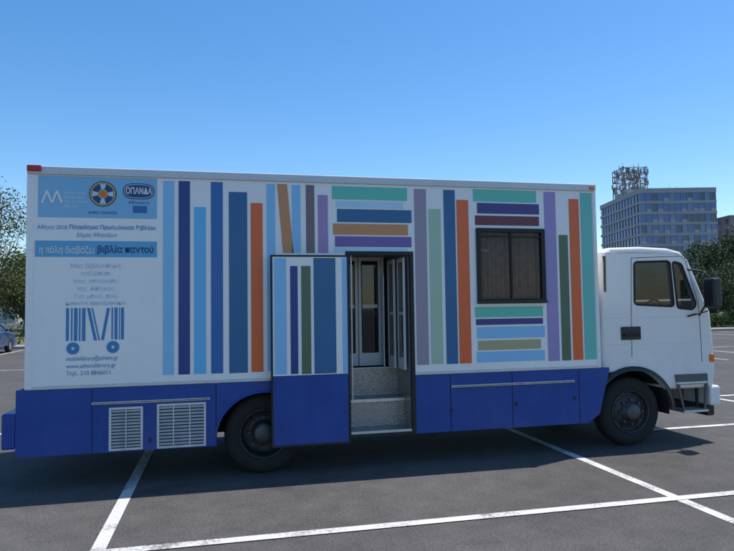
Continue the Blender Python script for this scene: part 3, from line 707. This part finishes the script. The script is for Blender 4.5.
def limb(bm, p0, p1, r0, r1, seg=7, mi=0):
    d = (p1-p0).normalized(); a = d.orthogonal().normalized(); b = d.cross(a)
    r = [[bm.verts.new(p+(a*cos(2*pi*i/seg)+b*sin(2*pi*i/seg))*rr) for i in range(seg)] for p, rr in ((p0, r0), (p1, r1))]
    for i in range(seg):
        f = bm.faces.new((r[0][i], r[0][(i+1) % seg], r[1][(i+1) % seg], r[1][i])); f.material_index = mi
def leafq(bm, c, s, rnd, mi=1):
    n = Vector((rnd.gauss(0, 1), rnd.gauss(0, 1), rnd.gauss(0, 1)+0.4)).normalized(); a = n.orthogonal().normalized(); b = n.cross(a)
    t = rnd.random()*pi; a, b = a*cos(t)+b*sin(t), b*cos(t)-a*sin(t)
    f = bm.faces.new([bm.verts.new(c+a*s), bm.verts.new(c+b*s*0.45), bm.verts.new(c-a*s), bm.verts.new(c-b*s*0.45)]); f.material_index = mi
def tree(name, loc, h, cr, lm, seed, leaves=7000, trunk=0.35, ls=0.11, clumps=26, sparse=0.5):
    rnd = random.Random(seed); bm = bmesh.new(); base = Vector(loc); th = h*trunk
    p = base.copy(); r = 0.035*h*0.7
    for i in range(4):
        q = p+Vector((rnd.uniform(-.12, .12), rnd.uniform(-.12, .12), th/4)); limb(bm, p, q, r, r*0.88); p = q; r *= 0.88
    top = p; cc = []
    cz = th+(h-th)*0.5; rz = (h-th)*0.52
    for i in range(clumps):
        u = rnd.uniform(-1, 1); th2 = rnd.uniform(0, 2*pi); rad = rnd.uniform(0.45, 1.0)
        s = math.sqrt(1-u*u)
        c = base+Vector((cr*rad*s*cos(th2), cr*rad*s*sin(th2), cz+rz*rad*u*0.92))
        c.z = min(c.z, base.z+h-0.25); cc.append(c)
        mid = top.lerp(c, 0.5)+Vector((rnd.uniform(-.3, .3), rnd.uniform(-.3, .3), rnd.uniform(-0.2, .4)))
        limb(bm, top-Vector((0, 0, rnd.uniform(0, th*0.25))), mid, r*0.42, r*0.2, 5); limb(bm, mid, c, r*0.2, 0.012, 4)
    for i in range(leaves):
        c = cc[rnd.randrange(len(cc))]; cs = cr*0.34*(0.6+sparse)
        v = Vector((rnd.gauss(0, 1), rnd.gauss(0, 1), rnd.gauss(0, 0.75)))*cs*0.55
        leafq(bm, c+v, ls*rnd.uniform(0.6, 1.4), rnd)
    return obj_from_bm(name, bm, [BARK, lm])
def treeW(name, px, D, *a, **k):
    p = W(px, D); return tree(name, (p.x, p.y, 0.1), *a, **k)
treeW("street_tree", -10, 38, 9.8, 2.6, LY, 3, leaves=8500, trunk=0.22, ls=0.085, clumps=48, sparse=0.55)
treeW("street_tree", 22, 47, 6.2, 2.4, LG, 23, leaves=8000, trunk=0.22, ls=0.11, clumps=40, sparse=0.45)
treeW("street_tree", -95, 40, 8.5, 2.6, LY, 4, leaves=8000, trunk=0.3, ls=0.1, clumps=40)
treeW("pine_tree", 700, 60, 7.2, 2.4, LP, 11, leaves=8000, trunk=0.25)
treeW("pine_tree", 728, 52, 7.6, 2.5, LP, 12, leaves=9000, trunk=0.22)
treeW("pine_tree", 770, 55, 8.0, 3.0, LP, 13, leaves=8000, trunk=0.25)
treeW("street_tree", 672, 66, 6.4, 2.6, LG, 14, leaves=7000, trunk=0.25)
treeW("street_tree", 640, 62, 5.8, 2.6, LG, 15, leaves=6000, trunk=0.25)
treeW("olive_tree", 713, 47, 4.4, 1.7, LO, 16, leaves=6000, trunk=0.2, ls=0.08)
treeW("olive_tree", 742, 46, 4.6, 1.9, LO, 17, leaves=6000, trunk=0.2, ls=0.08)
def hedge(name, x0, x1, y0, y1, h, n, seed, lm):
    rnd = random.Random(seed); bm = bmesh.new()
    for i in range(n):
        x = rnd.uniform(x0, x1); y = rnd.uniform(y0, y1); top = h*(0.86+0.14*sin(x*1.7)+0.08*sin(x*4.1))
        z = 0.1+top*(rnd.random()**0.6); leafq(bm, Vector((x, y, z)), rnd.uniform(0.05, 0.12), rnd, 0)
    return obj_from_bm(name, bm, [lm])
hedge("hedge", 22, 62, 30.4, 31.6, 1.15, 26000, 5, LG)
hedge("hedge", -40, 20, 30.4, 31.6, 1.2, 18000, 6, LG)
rnd = random.Random(99); bm = bmesh.new()
for i in range(60):
    x = -110+i*4.2+rnd.uniform(-1, 1); y = 62+rnd.uniform(-4, 8); h = rnd.uniform(3.2, 5.2)
    limb(bm, Vector((x, y, 0)), Vector((x, y, h*0.6)), 0.15, 0.08, 5, 1)
    for k in range(420):
        v = Vector((rnd.gauss(0, 1), rnd.gauss(0, 1), rnd.gauss(0, 0.6))); leafq(bm, Vector((x, y, h*0.62))+Vector((v.x*1.2, v.y*1.2, v.z*h*0.3)), rnd.uniform(0.2, 0.42), rnd, 0)
obj_from_bm("distant_trees", bm, [LP, BARK])

# ------------------------------------------------------------------ buildings
CONC = mat("concrete", (0.30, 0.31, 0.33), 0.8, var=0.12, vscale=0.3)
CONC2 = mat("concrete_light", (0.38, 0.38, 0.38), 0.8, var=0.1, vscale=0.3)
WG = [mat("office_glass_%d" % i, c, 0.15, 0.0, var=0.15, vscale=0.4, spec=1.0) for i, c in enumerate(((0.02, 0.045, 0.11), (0.03, 0.11, 0.34), (0.10, 0.18, 0.34), (0.30, 0.30, 0.30)))]
ob = empty("office_building", W(643, 180), -YAW)
OW, OD, OH, NF = 22.0, 31.0, 34.0, 11
FHT = OH/NF
bmc = bmesh.new(); bmw = bmesh.new()
bm_box(bmc, 0.6, OW-0.6, 0.6, OD-0.6, 0, OH-0.3)
for f in range(NF+1):
    z = f*FHT
    bm_box(bmc, 0, OW, 0, OD, max(0, z-0.30), z+0.50, 1)
rnd = random.Random(3)
for f in range(NF):
    z0, z1 = f*FHT+0.505, (f+1)*FHT-0.305
    n = 13
    for i in range(n):
        x0, x1 = OW*i/n, OW*(i+1)/n
        bm_box(bmc, x0, x0+0.18, 0.05, 0.59, z0, z1)
        zs = z0+(z1-z0)*rnd.choice((0.0, 0.0, 0.35))
        bm_box(bmw, x0+0.2, x1-0.02, 0.2, 0.55, zs, z1, rnd.choice((0, 0, 1, 1, 2)))
        if zs > z0: bm_box(bmw, x0+0.2, x1-0.02, 0.2, 0.55, z0, zs-0.01, 3)
    n = 14
    for i in range(n):
        y0, y1 = OD*i/n, OD*(i+1)/n
        if i: bm_box(bmc, 0.1, 0.59, y0, y0+0.3, z0, z1)
        bm_box(bmw, 0.3, 0.55, y0+0.32, y1-0.02, z0, z1, rnd.choice((0, 1, 1, 2)))
        bm_box(bmw, OW-0.55, OW-0.3, y0+0.32, y1-0.02, z0, z1, rnd.choice((0, 1, 1, 2)))
obj_from_bm("storeys", bmc, [CONC, CONC2], ob); obj_from_bm("windows", bmw, WG, ob)
bm = bmesh.new()
for a in ((0, OW, 0, 0.15), (0, OW, OD-0.15, OD), (0, 0.15, 0.16, OD-0.16), (OW-0.15, OW, 0.16, OD-0.16)):
    bm_box(bm, a[0], a[1], a[2], a[3], OH+0.51, OH+1.1)
bm_box(bm, 1.5, 8, 12, 22, OH+0.51, OH+2.8); bm_box(bm, 14, 18, 8, 14, OH+0.51, OH+2.2)
obj_from_bm("roof_parapet", bm, CONC2, ob)
STL = mat("antenna_steel", (0.20, 0.18, 0.17), 0.5, 0.3, var=0.2); ANT = mat("antenna_panel", (0.42, 0.40, 0.38), 0.5, var=0.1)
bm = bmesh.new(); z0 = OH+2.8; H = 7.6; cx, cy, hw = 4.4, 17.0, 3.8
legs = [(cx-hw, cy-hw), (cx+hw, cy-hw), (cx+hw, cy+hw), (cx-hw, cy+hw), (cx, cy-hw), (cx, cy+hw)]
for x, y in legs: limb(bm, Vector((x, y, z0-2.0)), Vector((x, y, z0+H)), 0.15, 0.12, 6)
for k in range(5):
    z = z0+H*k/4*0.92+0.3
    for i in range(4):
        (xa, ya), (xb, yb) = legs[i], legs[(i+1) % 4]
        limb(bm, Vector((xa, ya, z)), Vector((xb, yb, z)), 0.12, 0.12, 5)
        if k < 4:
            z2 = z0+H*(k+1)/4*0.92+0.3
            limb(bm, Vector((xa, ya, z)), Vector((xb, yb, z2)), 0.08, 0.08, 4); limb(bm, Vector((xb, yb, z)), Vector((xa, ya, z2)), 0.08, 0.08, 4)
rnd = random.Random(8)
for i in range(110):
    x = cx+rnd.uniform(-1.2, 1.2)*hw; y = cy+rnd.choice((-1, 1))*hw*rnd.uniform(0.6, 1.1); z = z0+rnd.uniform(0.5, H)
    bm_box(bm, x-0.16, x+0.16, y-0.1, y+0.1, z-0.9, z+0.5, rnd.choice((0, 1)))
for i in range(16):
    x = cx+rnd.uniform(-1.1, 1.1)*hw; y = cy-hw*rnd.uniform(0.8, 1.15); z = z0+rnd.uniform(0.5, H*0.9); r = rnd.uniform(0.35, 0.7)
    bmesh.ops.create_cone(bm, cap_ends=True, segments=14, radius1=r, radius2=r*0.6, depth=0.35, matrix=Matrix.Translation((x, y, z)) @ Matrix.Rotation(pi/2, 4, 'X'))
for i in range(12):
    x = cx+rnd.uniform(-1, 1)*hw; y = cy+rnd.uniform(-1, 1)*hw; limb(bm, Vector((x, y, z0+H*0.7)), Vector((x, y, z0+H+rnd.uniform(0.4, 1.8))), 0.06, 0.05, 4)
for x in (11, 13, 19, 20.5): limb(bm, Vector((x, 5, OH)), Vector((x, 5, OH+rnd.uniform(1.8, 3))), 0.06, 0.04, 4)
obj_from_bm("antenna_mast", bm, [STL, ANT], ob)

TAN = mat("tan_render", (0.36, 0.31, 0.26), 0.85, var=0.1, vscale=0.4); WHR = mat("pale_render", (0.5, 0.47, 0.42), 0.85, var=0.1, vscale=0.4)
def block(name, px, D, w, d, h, nf, m, seed):
    e = empty(name, W(px, D), -YAW+0.05); rnd = random.Random(seed); bm = bmesh.new(); bw = bmesh.new(); bs = bmesh.new()
    bm_box(bm, 0, w, 0, d, 0, h); fh = h/nf
    bm_box(bs, -0.3, w+0.3, -0.3, d+0.3, h+0.002, h+0.35)
    for f in range(nf):
        z = f*fh
        n = max(2, int(w/3.2))
        for i in range(n):
            x = w*(i+0.5)/n; bm_box(bw, x-0.7, x+0.7, -0.03, 0.05, z+0.9, z+fh-0.6, rnd.choice((0, 0, 2)))
            bm_box(bs, x-0.85, x+0.85, -0.10, -0.002, z+0.78, z+0.88)
            bm_box(bs, x-0.04, x+0.04, -0.05, -0.032, z+0.9, z+fh-0.6)
        for i in range(max(2, int(d/3.2))):
            y = d*(i+0.5)/max(2, int(d/3.2)); bm_box(bw, -0.03, 0.05, y-0.6, y+0.6, z+0.9, z+fh-0.6, 0)
        if f: bm_box(bs, -0.02, w*0.5, -1.1, -0.101, z-0.1, z+0.05); bm_box(bs, -0.02, w*0.5, -1.1, -1.04, z+0.051, z+0.9)
    obj_from_bm("walls", bm, m, e); obj_from_bm("windows", bw, WG, e); obj_from_bm("trim", bs, CONC2, e)
block("apartment_building", 733, 190, 16, 14, 28, 9, TAN, 1)
block("apartment_building", 640, 115, 14, 12, 9, 3, WHR, 2)
block("apartment_building", -60, 120, 14, 12, 10, 3, WHR, 4)

# ------------------------------------------------------------------ parked cars
def car(name, loc, rotz, col):
    e = empty(name, loc, rotz)
    cp = mat("car_paint_"+str(col), col, 0.25, 0.2, coat=0.8, var=0.03)
    Wd = 1.72
    pr = [(-2.05, 0.35), (-2.05, 0.75), (-1.98, 0.92), (-1.2, 1.02), (0.9, 0.99), (1.75, 0.84), (2.02, 0.66), (2.05, 0.35)]
    lower = []
    for x, z in reversed([(-2.0, 0.24), (-1.62, 0.24)] + arch(-1.28, 0.34, 0.30, 0.24, 8) + arch(1.28, 0.34, 0.30, 0.24, 8) + [(1.62, 0.24), (2.0, 0.24)]): lower.append((x, z))
    body = prism("b", pr+lower, -Wd/2, Wd/2, 0.05, 3); obj_from_bm("body", body, cp, e)
    bm = bmesh.new()
    A = [(-1.85, -0.78, 0.97), (1.02, -0.78, 0.97), (1.02, 0.78, 0.97), (-1.85, 0.78, 0.97)]; B = [(-1.45, -0.60, 1.44), (0.2, -0.60, 1.46), (0.2, 0.60, 1.46), (-1.45, 0.60, 1.44)]
    va_ = [bm.verts.new(p) for p in A]; vb_ = [bm.verts.new(p) for p in B]
    for i in range(4):
        bm.faces.new((va_[i], va_[(i+1) % 4], vb_[(i+1) % 4], vb_[i]))
    bmesh.ops.recalc_face_normals(bm, faces=bm.faces[:]); obj_from_bm("glasshouse", bm, GLASSD, e)
    box("roof", -1.50, 0.24, -0.61, 0.61, 1.44, 1.49, cp, e, 0.02)
    for (a, b) in zip(A, B): tube("pillar", [a, b], 0.035, cp, e)
    for y in (-0.785, 0.785): tube("b_pillar", [(-0.35, y, 0.98), (-0.45, y*0.77, 1.45)], 0.04, BLKP, e)
    for x in (-1.28, 1.28):
        for y, s in ((-0.86, 1), (0.86, -1)):
            lathe("tyre", [(0.19, 0.01*s), (0.29, 0.0), (0.31, 0.03*s), (0.31, 0.17*s), (0.28, 0.2*s), (0.1, 0.2*s)], TYRE, e, (x, y, 0.31), 28)
            lathe("wheel_rim", [(0.2, 0.012*s), (0.17, 0.03*s), (0.05, 0.015*s), (0, 0.015*s)], ALU, e, (x, y, 0.31), 20)
    for y in (-0.78, 0.5):
        box("tail_lamp", -2.08, -2.03, y, y+0.28, 0.68, 0.84, RED, e, 0.01); box("head_lamp", 2.0, 2.06, y, y+0.28, 0.58, 0.72, ALU, e, 0.01)
    box("number_plate", -2.075, -2.055, -0.26, 0.26, 0.5, 0.62, CABW, e)
    box("cabin_interior", -1.4, 0.6, -0.6, 0.6, 0.5, 1.1, SEAT, e)
    for y in (-0.95, 0.82): box("door_mirror", 0.62, 0.78, y, y+0.13, 0.98, 1.1, cp, e, 0.02)
car("parked_car", (-8.5, 24.2, 0), radians(90), (0.015, 0.07, 0.24))
car("parked_car", (-11.0, 24.4, 0), radians(90), (0.55, 0.55, 0.55))
car("parked_car", (-2.8, 24.3, 0), radians(90), (0.25, 0.02, 0.02))
car("parked_car", (7.4, 24.3, 0), radians(90), (0.4, 0.4, 0.42))

# ------------------------------------------------------------------ light
sd = Vector((1.05, 0.42, 3.0)).normalized()
el = math.asin(sd.z); az = math.atan2(sd.x, sd.y)
w = bpy.data.worlds.new("World"); scene.world = w; w.use_nodes = True; nt = w.node_tree
sk = nt.nodes.new("ShaderNodeTexSky"); sk.sky_type = 'NISHITA'; sk.sun_disc = False; sk.sun_elevation = el; sk.sun_rotation = az
sk.altitude = 0; sk.air_density = 1.0; sk.dust_density = 0.4; sk.ozone_density = 2.0
hs = nt.nodes.new("ShaderNodeHueSaturation"); hs.inputs["Saturation"].default_value = 1.32; hs.inputs["Value"].default_value = 1.16
bg = nt.nodes["Background"]; nt.links.new(sk.outputs[0], hs.inputs["Color"]); nt.links.new(hs.outputs[0], bg.inputs[0]); bg.inputs[1].default_value = 0.15
ld = bpy.data.lights.new("sun", 'SUN'); ld.energy = 5.0; ld.angle = radians(0.5); ld.color = (1.0, 0.95, 0.87)
lo = bpy.data.objects.new("sun", ld); COL.objects.link(lo); lo.location = sd*50
lo.rotation_euler = sd.to_track_quat('Z', 'Y').to_euler()
